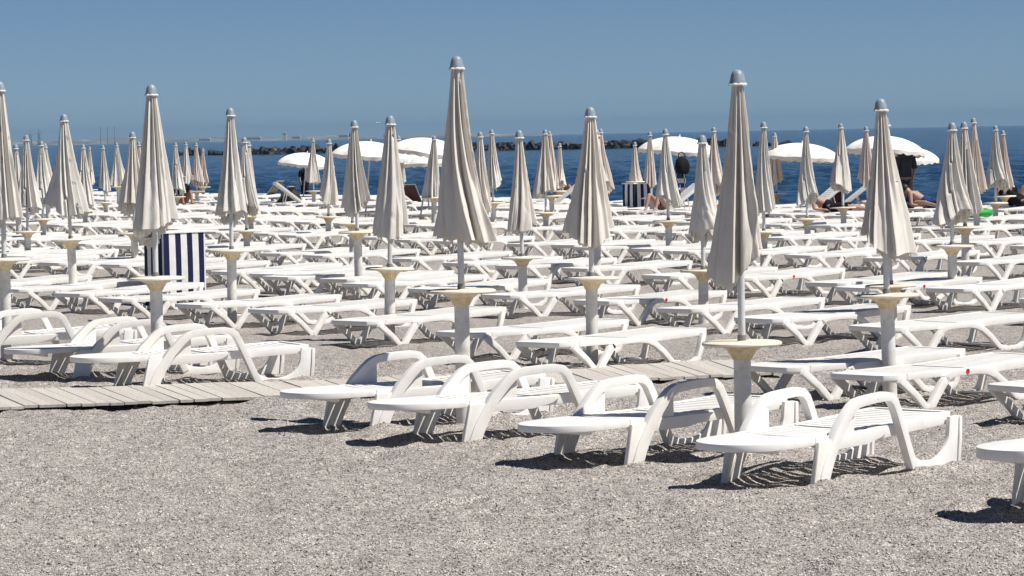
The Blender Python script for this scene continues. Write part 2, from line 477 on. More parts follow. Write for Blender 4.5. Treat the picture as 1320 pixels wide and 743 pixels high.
def make_armchair_lounger():
    root = empty('sun_lounger', (0, 0, 0))
    # seat: oval solid foot end, slatted middle, lip all round
    bm = bmesh.new()
    zt = .285
    nose = []
    for i in range(25):
        t = -math.pi / 2 + math.pi * i / 24
        x = -.16 - .42 * abs(math.cos(t)) ** .75; y = .325 * (math.sin(t))
        nose.append((x, y))
    prism_xy(bm, [(.0, -.325)] + nose + [(.0, .325)], zt - .045, zt)
    zf = lambda x: zt
    slats(bm, .008, .54, -.285, .285, zf, .022, .066, .016, .04)
    for s in (-1, 1):
        box(bm, .004, .56, min(s * .286, s * .325), max(s * .286, s * .325), zt - .06, zt + .001)
    box(bm, -.30, -.26, -.24, .24, zt - .075, zt - .046)
    mesh_obj('seat', bm, M_WHITE, root, smooth=True, bevel=.006)
    # backrest, lying flat
    bm = bmesh.new()
    zb = lambda x: zt + .001 + max(0, x - .6) * .04
    slats(bm, .57, 1.365, -.27, .27, zb, .022, .066, .016, .03)
    for s in (-1, 1):
        ribbon(bm, [(.565, zt - .034), (1.1, zb(1.1) - .034), (1.375, zb(1.375) - .034)], .072, min(s * .271, s * .322), max(s * .271, s * .322))
    box(bm, 1.367, 1.415, -.30, .30, zb(1.37) - .06, zb(1.37) + .003)
    mesh_obj('backrest', bm, M_WHITE, root, smooth=True, bevel=.006)
    for s in (-1, 1):
        yo, yi = s * .375, s * .318
        ya, yb = min(yo, yi), max(yo, yi)
        bm = bmesh.new()
        arch = [(.005, -.02), (.055, .10), (.115, .205), (.185, .305), (.265, .388), (.32, .435), (.37, .458), (.44, .467), (.55, .474), (.655, .477), (.705, .468), (.745, .435), (.78, .37), (.84, .235), (.90, .10), (.94, .02)]
        wd = [.088, .084, .078, .070, .063, .058, .055, .056, .055, .055, .055, .054, .052, .05, .052, .06]
        ribbon(bm, arch, wd, ya, yb)
        # gusset web between arch and seat rail
        prism_xz(bm, [(.12, .245), (.36, .245), (.36, .44), (.30, .41), (.20, .31)], (ya + yb) / 2 - .006 - s * .012, (ya + yb) / 2 + .006 - s * .012)
        # side rail under the arm
        prism_xz(bm, [(.12, .20), (.48, .205), (.63, .235), (.70, .28), (.12, .28)], min(s * .327, s * .352), max(s * .327, s * .352))
        tube(bm, (.56, s * .3745, .474), (.56, s * .3765, .474), .008)
        mesh_obj('armrest', bm, M_WHITE, root, smooth=True, bevel=.008, seg=2)
        # front leg: tapered channel below the seat lip
        bm = bmesh.new()
        prism_xz(bm, [(-.015, .26), (-.08, -.02), (.045, -.02), (.12, .16), (.17, .26)], min(s * .33, s * .362), max(s * .33, s * .362))
        ribbon(bm, [(-.007, .25), (-.07, -.02)], .016, min(s * .365, s * .33), max(s * .365, s * .33))
        mesh_obj('leg', bm, M_WHITE, root, smooth=True, bevel=.006)
        # rear leg: flat foot with round cut-out and hooded end post
        bm = bmesh.new()
        poly = [(.92, -.02), (1.39, -.02), (1.42, .295), (1.325, .295)]
        for i in range(9):
            t = i / 8 * math.pi / 2
            poly.append((1.12 + .195 * math.cos(t), .215 - .17 * math.sin(t)))
        poly += [(1.03, .048), (.96, .075), (.93, .10)]
        prism_xz(bm, poly, min(s * .333, s * .365), max(s * .333, s * .365))
        ribbon(bm, [(1.405, -.02), (1.425, .15), (1.43, .29)], .03, ya, yb)
        mesh_obj('leg', bm, M_WHITE, root, smooth=True, bevel=.008)
    for c in C.objects:
        if c.parent == root:
            for v in c.data.vertices: v.co.y *= .93; v.co.x = v.co.x * (1.06 if v.co.x > 0 else 1.0)
    return root

def make_flat_lounger(raised=0.0):
    root = empty('sunbed', (0, 0, 0))
    zt = .272
    bm = bmesh.new()
    prism_xy(bm, [(-.385, -.20), (-.365, -.28), (-.30, -.325), (-.19, -.335), (-.19, .335), (-.30, .325), (-.365, .28), (-.385, .20)], zt - .04, zt)
    slats(bm, -.182, .42, -.288, .288, lambda x: zt, .022, .068, .0155, .012)
    for s in (-1, 1):
        box(bm, -.186, .43, min(s * .289, s * .335), max(s * .289, s * .335), zt - .045, zt + .001)
    mesh_obj('seat', bm, M_WHITE, root, smooth=True, bevel=.005)
    bm = bmesh.new()
    zb = lambda x: zt + .002 + (x - .43) * (.035)
    slats(bm, .44, 1.31, -.283, .283, zb, .022, .068, .0155, .012)
    for s in (-1, 1):
        ribbon(bm, [(.435, zt - .03), (1.33, zb(1.33) - .03)], .064, min(s * .284, s * .33), max(s * .284, s * .33))
    box(bm, 1.312, 1.37, -.325, .325, zb(1.32) - .06, zb(1.32) + .002)
    o = mesh_obj('backrest', bm, M_WHITE, root, smooth=True, bevel=.005)
    if raised:
        for v in o.data.vertices:
            x, z = v.co.x - .44, v.co.z - zt; c, s_ = math.cos(raised), math.sin(raised)
            v.co.x = .44 + x * c - z * s_; v.co.z = zt + x * s_ + z * c
        for s in (-1, 1):
            bm = bmesh.new(); tube(bm, (.95, s * .2, zt - .03), (.44 + .55 * math.cos(raised), s * .2, zt + .55 * math.sin(raised) - .02), .014, n=8)
            mesh_obj('back_prop', bm, M_WHITE, root, smooth=True)
    for s in (-1, 1):
        yo, yi = s * .37, s * .318
        ya, yb = min(yo, yi), max(yo, yi)
        bm = bmesh.new()
        ribbon(bm, [(-.27, .235), (-.13, .115), (-.01, -.015)], [.055, .048, .05], ya, yb)
        ribbon(bm, [(.0, -.015), (.06, .07), (.14, .17), (.19, .225)], [.06, .058, .06, .06], ya, yb)
        mesh_obj('leg', bm, M_WHITE, root, smooth=True, bevel=.006)
        bm = bmesh.new()
        ribbon(bm, [(.165, .205), (.23, .243), (.33, .247), (.50, .249), (.60, .238), (.69, .203), (.79, .13), (.90, .025), (.955, .006), (1.10, .0), (1.17, .008), (1.225, .04), (1.26, .13), (1.30, .262)],
               [.06, .058, .05, .05, .052, .052, .05, .048, .042, .04, .042, .046, .05, .055], ya, yb)
        mesh_obj('side_frame', bm, M_WHITE, root, smooth=True, bevel=.006)
    bm = bmesh.new(); box(bm, -.285, -.25, -.317, .317, .215, .231); mesh_obj('cross_bar', bm, M_WHITE, root)
    bm = bmesh.new(); box(bm, 1.0, 1.04, -.317, .317, .012, .03); mesh_obj('cross_bar', bm, M_WHITE, root)
    for c in C.objects:                                  # full length two metres
        if c.parent == root:
            for v in c.data.vertices: v.co.x = v.co.x * (1.09 if v.co.x > 0 else 1.15); v.co.y *= .95
    return root

PARK = []
protoA = reg(make_armchair_lounger())
protoB = reg(make_flat_lounger())
protoC = reg(make_flat_lounger(R(38)))

_on = ['', 'first', 'second', 'third', 'fourth', 'fifth', 'sixth', 'seventh', 'eighth', 'ninth', 'tenth', 'eleventh', 'twelfth', 'thirteenth', 'fourteenth', 'fifteenth', 'sixteenth', 'seventeenth', 'eighteenth', 'nineteenth']
ORD = list(_on)
for _t, _te in (('twenty', 'twentieth'), ('thirty', 'thirtieth'), ('forty', 'fortieth'), ('fifty', 'fiftieth'), ('sixty', 'sixtieth')):
    ORD.append(_te); ORD += [_t + '-' + x for x in _on[1:10]]

# near front foot of each lounger, as ground points
FLAT = [(1044, 445), (994, 385), (938, 431), (703, 410), (824, 419), (793, 371), (770, 480), (662, 465), (519, 447), (482, 386), (634, 363), (565, 356), (405, 431), (307, 423), (389, 378), (68, 399), (204, 414), (110, 361), (27, 359), (1278, 402), (1180, 357), (1294, 363), (1200, 528), (1078, 516), (1198, 458), (1160, 400), (1412, 546), (1405, 418)]
STICK = {(994, 385), (824, 419), (1200, 528), (1160, 400)}

# closed parasols: tip x, tip y, hem y, table y (or None), row
ROWU = {1: 11.55, 2: 15.55, 3: 19.4, 4: 23.8, 5: 28.3, 6: 32.6, 7: 36.8, 8: 41.0, 9: 44.9}
PAR = [(3, 105, 283, 333, 1), (196, 109, 305, 357, 1), (595, 72, 306, 373, 1), (948, 90, 355, 440, 1),
       (90, 147, 275, 308, 2), (293, 139, 282, 322, 2), (498, 149, 303, 345, 2), (756, 138, 308, 357, 2), (1145, 127, 327, 379, 2),
       (32, 174, 270, 298, 0), (22, 186, 262, None, 0), (52, 182, 264, 282, 0), (61, 185, 256, None, 0), (108, 186, 262, 272, 0), (115, 189, 240, 252, 0), (135, 187, 247, 261, 0), (151, 184, 238, None, 0),
       (169, 170, 272, 300, 0), (178, 183, 252, None, 0), (226, 184, 246, 262, 0), (237, 183, 237, 252, 0), (252, 184, 238, 247, 0), (260, 196, 240, 254, 0),
       (315, 177, 276, 303, 0), (322, 182, 262, 288, 0), (403, 178, 235, 246, 0), (421, 179, 262, 279, 0), (451, 170, 265, 288, 0), (461, 155, 273, 298, 0),
       (516, 175, 243, 262, 0), (558, 175, 255, None, 0), (619, 170, 268, 294, 0), (633, 167, 243, 261, 0), (672, 168, 297, 331, 3), (702, 167, 250, 278, 0), (711, 169, 243, 252, 0), (719, 187, 240, 253, 0),
       (768, 167, 275, 302, 0), (776, 166, 243, 262, 0), (818, 183, 238, None, 0), (838, 170, 239, 258, 0), (859, 166, 260, 284, 0), (906, 174, 305, 348, 3), (920, 164, 245, 262, 0),
       (981, 157, 271, 305, 0), (1001, 171, 237, 255, 0), (1041, 163, 262, 291, 0), (1087, 159, 246, 267, 0), (1116, 163, 238, 260, 0), (1147, 150, 320, 370, 3),
       (1222, 158, 287, 316, 0), (1240, 157, 268, 292, 0), (1256, 152, 242, 267, 0), (1283, 162, 241, 264, 0), (1296, 168, 242, 262, 0)]

def row_point(px, py_tip, urow):
    """ground point on umbrella row u=urow seen in pixel column of a pole whose tip is at px"""
    best = None
    for i in range(1300):
        v = 14 + i * .1
        p = fromuv(urow + (0 if urow < 12 else .045 * (v - 28) if urow < 21 else .02 * (v - 40)), v)
        if p.y < 10: continue
        q = proj((p.x, p.y, 1.9))
        e = abs(q[0] - px)
        if best is None or e < best[0]: best = (e, p)
    return best[1]

SPOTS = []
for (tx, ty, hy, tb, row) in PAR:
    if row == 0:
        hor = 187 - 26 / 1320 * tx
        dy = (hy - ty) / .60
        D = CAMH * FPX / dy; X = (tx - 660) * D / FPX
        u = X * AX.x + D * AX.y
        row = min((r for r in ROWU if r >= 3), key=lambda r: abs(ROWU[r] - u))
    p = row_point(tx, ty, ROWU[row])
    D = p.y
    # height of the tip
    d = ray(tx, ty); ztip = CAMH + d.z * (D / d.y)
    d = ray(tx, hy); zhem = CAMH + d.z * (D / d.y)
    if tb: d = ray(tx, tb); ztab = CAMH + d.z * (D / d.y)
    else: ztab = .82
    SPOTS.append([p, min(max(ztip, 1.85), 2.75), zhem, min(max(ztab, .55), 1.0), row])

# ------------------------------------------------------------------ closed parasol
def canopy_mesh(seed):
    """folded cloth: straight planes between sharp pleat edges, some pleats merging into wide panels lower down"""
    q = random.Random(seed)
    bm = bmesh.new()
    NT_, NH = 300, 40
    n = q.choice([12, 13, 14, 15]); sgn = q.choice([-1, 1]); tw = q.uniform(-.5, .75)
    Rb = q.uniform(.150, .178); ell = q.uniform(.04, .2); ea = q.uniform(0, 3.14)
    lx, ly = q.uniform(-.045, .045), q.uniform(-.045, .045)
    sp_ = 2 * math.pi / n
    A0 = [i * sp_ + q.uniform(-.28, .28) * sp_ for i in range(n)]
    G = [q.uniform(-.22, .22) for _ in range(n)]
    FR = [q.uniform(.66, .93) for _ in range(n)]
    OUT = [q.uniform(.0, .14) for _ in range(n)]
    D = [q.uniform(.45, .80) for _ in range(n)]
    MG = [q.choice([1.0, .95, .8, .3, .1, 0]) for _ in range(n)]
    BL = [q.uniform(-.12, .30) for _ in range(n)]
    th0, sp, flap = q.uniform(0, 6.28), sgn * q.uniform(.5, 1.5), q.uniform(.12, .34)
    ph = [q.uniform(0, 6.28) for _ in range(8)]
    wr = [(q.uniform(0, 6.28), q.uniform(.45, .95), q.uniform(.25, .6), q.uniform(-2.6, 2.6), q.uniform(.006, .013)) for _ in range(12)]
    def profile(t):
        pts = []
        for i in range(n):
            a = A0[i] + G[i] * t
            o = 1 + OUT[i] + BL[i] * t
            dpt = D[i] * min(1, .65 + t * 2) * max(0, 1 - MG[i] * min(1, max(0, t - .12) * 1.45))
            pts.append((a, o)); pts.append((a + FR[i] * sp_, (1 - dpt) * (1 + .3 * BL[i] * t)))
        pts.sort(); return pts
    cache = {}
    def point(th, t, rs=1.0, dz=0.0):
        key = round(t, 4)
        if key not in cache: cache[key] = profile(t)
        pts = cache[key]
        x = (th - pts[0][0]) % (2 * math.pi) + pts[0][0]
        f = 1.0
        for k in range(len(pts)):
            a0, r0 = pts[k]; a1, r1 = pts[k + 1] if k + 1 < len(pts) else (pts[0][0] + 2 * math.pi, pts[0][1])
            if a0 <= x <= a1:
                w = (x - a0) / max(a1 - a0, 1e-5); w = w + .10 * math.sin(2 * math.pi * w) * -1
                f = r0 + (r1 - r0) * w; break
        Rr = .042 + (Rb - .042) * (.25 * t ** .7 + .75 * t ** 1.12)
        g = ((th - th0 + sp * t) / (2 * math.pi)) % 1.0
        f *= 1 + flap * min(1, t * 1.4) * (g ** 2 if g < .975 else g ** 2 * (1 - g) / .025)
        f *= 1 + ell * t * math.cos(2 * (th - ea))
        r = Rr * f
        for (wa, wt, wl, ws, wh) in wr:                              # a few slanting creases
            dd = (th - wa + math.pi) % (2 * math.pi) - math.pi
            e = (t - wt) - ws * .12 * dd
            if abs(dd) < wl: r -= wh * math.exp(-(e / .012) ** 2) * (1 - abs(dd) / wl)
        r += .0022 * math.sin(13 * th + 31 * t + ph[2]) * t
        ths = th + tw * t * t + .10 * t * math.sin(2 * th + ph[7])
        drop = 1 + t * t * t * (.018 * (f - 1) + .075 * math.sin(th + ph[4]) + .04 * math.sin(2 * th + ph[5]))
        return Vector((r * rs * math.cos(ths) + lx * t * t, r * rs * math.sin(ths) + ly * t * t, -t * drop - dz))
    rows = []
    for j in range(NH + 1):
        t = j / NH
        rows.append([bm.verts.new(point(2 * math.pi * i / NT_, t)) for i in range(NT_)])
    for a, b in zip(rows, rows[1:]):
        for i in range(NT_): bm.faces.new((a[i], a[(i + 1) % NT_], b[(i + 1) % NT_], b[i]))
    # hem folded inwards and inner gores hanging a little lower
    inner = []
    zig = [q.uniform(.0, .05) for _ in range(17)]
    for j in range(5):
        t = .86 + .14 * j / 4
        inner.append([bm.verts.new(point(2 * math.pi * i / NT_, t, .80 - .05 * j / 4, (j / 4) * (.012 + zig[(i * 16) // NT_] * abs(math.sin(8 * math.pi * i / NT_))))) for i in range(NT_)])
    for a, b in zip(inner, inner[1:]):
        for i in range(NT_): bm.faces.new((a[i], a[(i + 1) % NT_], b[(i + 1) % NT_], b[i]))
    return bm

def make_parasol():
    root = empty('closed_parasol', (0, 0, 0))
    bm = bmesh.new()                                      # unit tube, top at z = 1
    lathe(bm, [(.0, -.12), (.057, -.12), (.057, .0), (.055, .55), (.055, 1.0), (.0, 1.0)], 28)
    mesh_obj('ground_tube', bm, M_TUBE, root, smooth=True)
    bm = bmesh.new()
    lathe(bm, [(.0, .0), (.0235, .0), (.0235, 1.0), (.0, 1.0)], 16)
    mesh_obj('pole', bm, M_POLE, root, smooth=True)
    bm = bmesh.new()
    lathe(bm, [(.0, .003), (.03, .003), (.033, .0), (.240, -.002), (.252, -.008), (.255, -.018), (.25, -.028), (.235, -.026), (.03, -.022)], 48)
    tb = mesh_obj('table_top', bm, M_TABLE, root, smooth=True)
    bm = bmesh.new()
    prof = [(.057, -.118), (.064, -.106), (.074, -.085), (.088, -.062), (.118, -.042), (.150, -.029), (.165, -.024)]
    lathe(bm, prof, 96, lambda t, z: 1 + (.035 if math.sin(t * 16) > 0 else 0))
    mesh_obj('bracket', bm, M_CONE, tb, smooth=True)
    bm = bmesh.new()
    lathe(bm, [(.0, .0), (.028, .0), (.029, .015), (.027, .035), (.0, .035)], 16)
    mesh_obj('sleeve', bm, M_RUST, root, smooth=True)
    cn = mesh_obj('canopy', canopy_mesh(100), M_CLOTH, root, smooth='all')
    bm = bmesh.new()
    lathe(bm, [(.0, .0), (.016, -.002), (.030, -.011), (.041, -.032), (.048, -.064), (.054, -.090), (.0, -.090)], 24)
    cap = mesh_obj('cap', bm, M_CAP, root, smooth=True)
    bm = bmesh.new()
    lathe(bm, [(.052, -.084), (.060, -.094), (.057, -.103), (.044, -.102)], 48, lambda t, z: 1 + .05 * math.sin(t * 8))
    mesh_obj('scalloped_rim', bm, M_TRIM, cap, smooth=True)
    return root
protoP = reg(make_parasol())
CANOPIES = []
for sd in range(100, 114):
    if sd == 100: CANOPIES.append([o for o in KIDS[protoP.name] if o.name.startswith('canopy')][0].data); continue
    bm = canopy_mesh(sd); me = bpy.data.meshes.new('canopy'); bmesh.ops.recalc_face_normals(bm, faces=bm.faces); bm.to_mesh(me); bm.free()
    me.polygons.foreach_set('use_smooth', [True] * len(me.polygons)); me.materials.append(M_CLOTH); CANOPIES.append(me)

def kidmap(o):
    return {c.name.split('.')[0]: c for c in C.objects if c.parent == o}

byrow = {}
for s in SPOTS: byrow.setdefault(s[4], []).append(s)
n = 0
PINK_CAN = {}
WIDTH = {(1, 0): .88, (1, 1): 1.05, (1, 2): 1.15, (2, 0): .98, (2, 1): 1.12, (2, 2): 1.12, (2, 3): 1.0, (2, 4): 1.15}
for row in sorted(byrow):
    lst = sorted(byrow[row], key=lambda s: -proj(s[0])[0])
    for i, (p, ztip, zhem, ztab, rw) in enumerate(lst):
        o = protoP if n == 0 else copy_tree(protoP)
        z0 = gz(p.x, p.y) * .6 - .005
        o.location = (p.x, p.y, z0); o.rotation_euler = (R(rnd.uniform(-1.2, 1.2)), R(rnd.uniform(-1.6, 1.0)), rnd.uniform(0, 6.28) if row > 1 else [0.2, 3.9, 2.4, 5.0][i])
        if row == 1: o.rotation_euler[0] = o.rotation_euler[1] = 0
        k = {c.name.split('.')[0]: c for c in o.children}
        ztab -= z0; ztip -= z0; zhem -= z0
        k['ground_tube'].scale = (1, 1, ztab - .05)
        k['table_top'].location = (0, 0, ztab); 
        k['sleeve'].location = (0, 0, ztab + .004)
        k['pole'].location = (0, 0, ztab - .2); k['pole'].scale = (1, 1, ztip - .05 - ztab + .2)
        k['cap'].location = (0, 0, ztip)
        cn = k['canopy']; cn.data = CANOPIES[(n * 5) % len(CANOPIES)] if n else CANOPIES[0]
        Lc = min(max((ztip - .10 - zhem) * .96, .92), 1.40)
        w = rnd.uniform(.82, 1.02) if row > 2 else WIDTH.get((row, i), 1.0) * .88
        cn.location = (0, 0, ztip - .098); cn.scale = (w, w, Lc)
        if row >= 7 and rnd.random() < .4:
            key = cn.data.name
            if key not in PINK_CAN:
                me = cn.data.copy(); me.materials.clear(); me.materials.append(M_PINK); PINK_CAN[key] = me
            cn.data = PINK_CAN[key]
        rn = 'front row' if row == 1 else ('%s row from the front' % ORD[row])
        lab = 'closed beige parasol, %s from the right in the %s' % (ORD[i + 1], rn)
        if i == 0: lab = 'closed beige parasol, rightmost in the %s' % rn
        if i == len(lst) - 1: lab = 'closed beige parasol, leftmost in the %s' % rn
        tag(o, lab, 'parasol', 'closed beige parasols in rows on the beach')
        n += 1

# lounger positions
LOUNGE = []                                             # (u, v, row, type, sticker, raised)
ROWL = {1: 10.9, 2: 15.1, 3: 18.8, 4: 23.0, 5: 27.6, 6: 31.9, 7: 36.1, 8: 40.3, 9: 44.2}
for p, yw in FRONT: u, v = uv(at(*p) if p else at(1314, 655) + Vector((.44, -.53, 0))); LOUNGE.append([u, v, 1, 'A', False, yw])
for p in FLAT:
    u, v = uv(at(*p)); row = min(ROWL, key=lambda r: abs(ROWL[r] - u)); LOUNGE.append([u, v, row, 'B', p in STICK, 42])
def place_ok(u, v, row):
    return all(abs(v - l[1]) > 1.0 for l in LOUNGE if l[2] == row)
for p, ztip, zhem, ztab, row in SPOTS:
    if row < 3: continue
    uu, vv = uv(p)
    for dv in (-1.15, .28):
        u, v = ROWL[row] + (uu - ROWU[row]) * .8 + rnd.uniform(-.18, .18), vv + dv + rnd.uniform(-.07, .07)
        if place_ok(u, v, row): LOUNGE.append([u, v, row, 'B', False, 42])
# pairs whose parasols stand hidden behind nearer ones
for row in range(3, 10):
    for it in range(40):
        vs = sorted(l[1] for l in LOUNGE if l[2] == row)
        vlo = ROWL[row] * 1.25 - .8; vhi = ROWL[row] * 2.68
        gaps = [(b - a, a) for a, b in zip([vlo - 1] + vs, vs + [vhi + 1]) if b - a > 3.0]
        if not gaps: break
        for g, a in gaps:
            v = a + rnd.choice((1.3, 2.0)) + rnd.uniform(-.06, .06)
            if place_ok(a, v, row): LOUNGE.append([ROWL[row] + (.045 * (v - 28) if row < 4 else .02 * (v - 40)) + rnd.uniform(-.15, .25), v, row, 'B', False, 42])
# second row gap at far left
for v in (41.3, 37.6):
    if place_ok(0, v, 2): LOUNGE.append([15.6, v, 2, 'B', False, 42])

used = {'A': False, 'B': False}
for row in range(1, 10):
    lst = []
    for l in LOUNGE:
        if l[2] != row: continue
        p = fromuv(l[0], l[1]) + Vector((-math.sin(R(l[5])), math.cos(R(l[5])), 0)) * .345
        px, py = proj((p.x, p.y, .25)); 
        m_ = 150 * 20 / p.y
        if px < -m_ or px > CW + m_ + 130: continue
        lst.append((px, l, p))
    lst.sort(key=lambda t: -t[0])
    for i, (px, l, p) in enumerate(lst):
        pr = protoA if l[3] == 'A' else protoB
        if not used[l[3]]: o = pr; used[l[3]] = True
        else: o = copy_tree(pr)
        yaw = R(l[5] + (rnd.uniform(-4, 4) if l[3] == 'B' else 0))
        o.location = (p.x, p.y, ground_z(p.x, p.y) + .004); o.rotation_euler = (R(rnd.uniform(-.5, .5)), R(rnd.uniform(-.5, .3)), yaw)
        o.scale = (1, 1, 1.35 if row == 1 and i == 0 else 1)
        rn = 'front row' if row == 1 else ('%s row from the front' % ORD[row])
        what = 'white armchair-style sun lounger with oval foot end' if l[3] == 'A' else 'flat white sunbed'
        pos = 'rightmost' if i == 0 else 'leftmost' if i == len(lst) - 1 else '%s from the right' % ORD[i + 1]
        if l[4]: what = 'flat white sunbed with a red sticker'; rn = '%s row' % ORD[row]
        tag(o, '%s, %s in the %s' % (what, pos, rn), 'sun lounger' if l[3] == 'A' else 'sunbed',
            'armchair sun loungers of the front row' if l[3] == 'A' else 'flat white sunbeds in rows on the sand')
        if l[4]:
            bm = bmesh.new(); tube(bm, (.42, -.351, .251), (.42, -.3545, .251), .020, n=16)
            st = mesh_obj('sticker', bm, M_RED, o); st['label'] = 'round red sticker on the side frame'

# raised-back sunbeds at the water's edge
RAISED = [((412, 274), 180), ((553, 276), 172), ((690, 277), 8), ((832, 288), 0), ((868, 287), 12), ((1020, 285), 0), ((1050, 287), 15), ((1305, 287), 0)]
RLAB = ['white sunbed with raised slatted back beside the black bag by the water', 'white sunbed with raised back behind the tallest parasol', 'white sunbed with raised back under two parasols left of centre sea gap',
        'white sunbed with raised back beside the far striped box', 'white sunbed with raised back below the hanging black bag', 'white sunbed with raised shaded back left of the maroon chairs',
        'white sunbed with raised back just left of the maroon chairs', 'white sunbed with raised back at the right edge by the water']
for i, ((px, py), dr) in enumerate(RAISED):
    o = protoC if i == 0 else copy_tree(protoC)
    p = at(px, py); o.location = (p.x, p.y, 0.02); o.rotation_euler = (0, 0, YAW - R(28 + dr))
    o.name = 'sunbed'
    tag(o, RLAB[i], 'sunbed', 'raised sunbeds along the water')

# ------------------------------------------------------------------ open parasols by the water
def make_open():
    root = empty('open_parasol', (0, 0, 0))
    bm = bmesh.new(); lathe(bm, [(0, -2.1), (.02, -2.1), (.02, .0), (0, .0)], 12)
    mesh_obj('pole', bm, M_POLE, root, smooth=True)
    bm = bmesh.new(); N = 64; rows = []
    for j in range(15):
        t = j / 14
        row = []
        for i in range(N):
            a = 2 * math.pi * i / N; g = abs(math.cos(4 * a))
            if t < .86:
                tt = t / .86; r = .98 * math.sin(tt * 1.18) / math.sin(1.18) * (.94 + .06 * g); z = -.36 * (1 - math.cos(tt * 1.18)) / (1 - math.cos(1.18))
                z -= .02 * (1 - g) * tt
            else:
                tt = (t - .86) / .14; r = .98 * (.94 + .06 * g) - .012 * tt; z = -.36 - .02 * (1 - g) - tt * (.085 + .022 * math.sin(24 * a))
            row.append(bm.verts.new((r * math.cos(a), r * math.sin(a), z)) if t > 0 else None)
        rows.append(row)
    apex = bm.verts.new((0, 0, 0))
    for i in range(N): bm.faces.new((apex, rows[1][i], rows[1][(i + 1) % N]))
    for a, b in zip(rows[1:], rows[2:]):
        for i in range(N): bm.faces.new((a[i], a[(i + 1) % N], b[(i + 1) % N], b[i]))
    mesh_obj('canopy', bm, M_OPEN, root, smooth=True)
    for k in range(8):
        bm = bmesh.new(); a = math.pi / 4 * k
        for q0, q1 in zip([0, .3, .6, .85], [.3, .6, .85, 1.0]):
            f = lambda t: (math.cos(a) * .96 * math.sin(t * 1.18) / math.sin(1.18), math.sin(a) * .96 * math.sin(t * 1.18) / math.sin(1.18), -.36 * (1 - math.cos(t * 1.18)) / (1 - math.cos(1.18)) - .012)
            tube(bm, f(q0), f(q1), .006, n=6)
        mesh_obj('rib', bm, M_POLE, root)
    bm = bmesh.new(); lathe(bm, [(0, .06), (.015, .05), (.02, .0), (.03, -.012), (0, -.012)], 12)
    mesh_obj('finial', bm, M_TRIM, root, smooth=True)
    return root
protoO = reg(make_open())
OPEN = [(396, 196, 104, .92, 6, 'open white parasol over the black bag, farthest left of the open ones'), (478, 181, 81, 1.0, 5, 'open white parasol left of centre showing between two closed parasols'),
        (557, 177, 78, 1.0, 9, 'tilted open white parasol behind the tallest closed parasol, the upper of two'), (551, 191, 86, .98, 0, 'open white parasol below another one, left of the tallest closed parasol'),
        (876, 175, 81, 1.05, 5, 'open white parasol with black bag hanging under it'), (1034, 183, 81, 1.02, 4, 'open white parasol above the maroon chairs'),
        (1143, 174, 79, 1.0, 5, 'large open white parasol at right, the upper of two'), (1166, 189, 82, .86, -4, 'smaller open white parasol over the person standing at right')]
for i, (px, py, D, sc, tilt, lab) in enumerate(OPEN):
    o = protoO if i == 0 else copy_tree(protoO)
    d = ray(px, py); t = D / d.y; z = CAMH + d.z * t
    o.location = (d.x * t, D, z - .03); o.rotation_euler = (R(tilt * .4), R(tilt), rnd.uniform(0, 1)); o.scale = (sc, sc, 1)
    # pole down to the sand
    for c in o.children:
        if c.name.startswith('pole'): c.scale = (1 / sc, 1 / sc, (z + .15 - gz(d.x * t, D)) / 2.1)
    tag(o, lab, 'parasol', 'open white parasols by the water')

# ------------------------------------------------------------------ striped cabinets
def cabinet(loc, sx, sy, h, rz, lab, n1):
    root = empty('striped_cabinet', loc, rz, lab, 'cabinet', 'navy and white striped cabinets')
    bm = bmesh.new(); uvl = bm.loops.layers.uv.new('UVMap')
    NS = 12
    # cloth cover: four walls with slight billow
    cor = [(-sx / 2, -sy / 2), (sx / 2, -sy / 2), (sx / 2, sy / 2), (-sx / 2, sy / 2)]
    run = 0.0
    for k in range(4):
        a, b = Vector(cor[k]), Vector(cor[(k + 1) % 4]); L = (b - a).length; nrm = Vector(((b - a).y, -(b - a).x)).normalized()
        vs = []
        for j in range(9):
            z = h * j / 8
            vs.append([bm.verts.new((*(a.lerp(b, i / NS) + nrm * (.012 * math.sin(math.pi * i / NS) * math.sin(math.pi * j / 8) + .003 * math.sin(i * 2.1) * (1 - j / 8))), z)) for i in range(NS + 1)])
        for j in range(8):
            for i in range(NS):
                f = bm.faces.new((vs[j][i], vs[j][i + 1], vs[j + 1][i + 1], vs[j + 1][i]))
                for lp, (ii, jj) in zip(f.loops, ((i, j), (i + 1, j), (i + 1, j + 1), (i, j + 1))):
                    lp[uvl].uv = ((run + L * ii / NS) / n1, jj / 8)
        run += round(L / n1) * n1
    mesh_obj('striped_cover', bm, M_STRIPE, root, smooth=True)
    bm = bmesh.new(); box(bm, -sx / 2 - .012, sx / 2 + .012, -sy / 2 - .012, sy / 2 + .012, h - .004, h + .022)
    mesh_obj('lid', bm, M_WHITE, root, bevel=.006)
    return root
p = at(227, 393)
cabinet((p.x, p.y, 0), .63, .47, .93, YAW - R(4), 'large navy and white striped cabinet behind the left front parasol', .175)
p = at(822, 282)
cabinet((p.x, p.y, 0), .55, .45, .85, YAW - R(6), 'distant navy and white striped cabinet by the water, right of centre', .2)

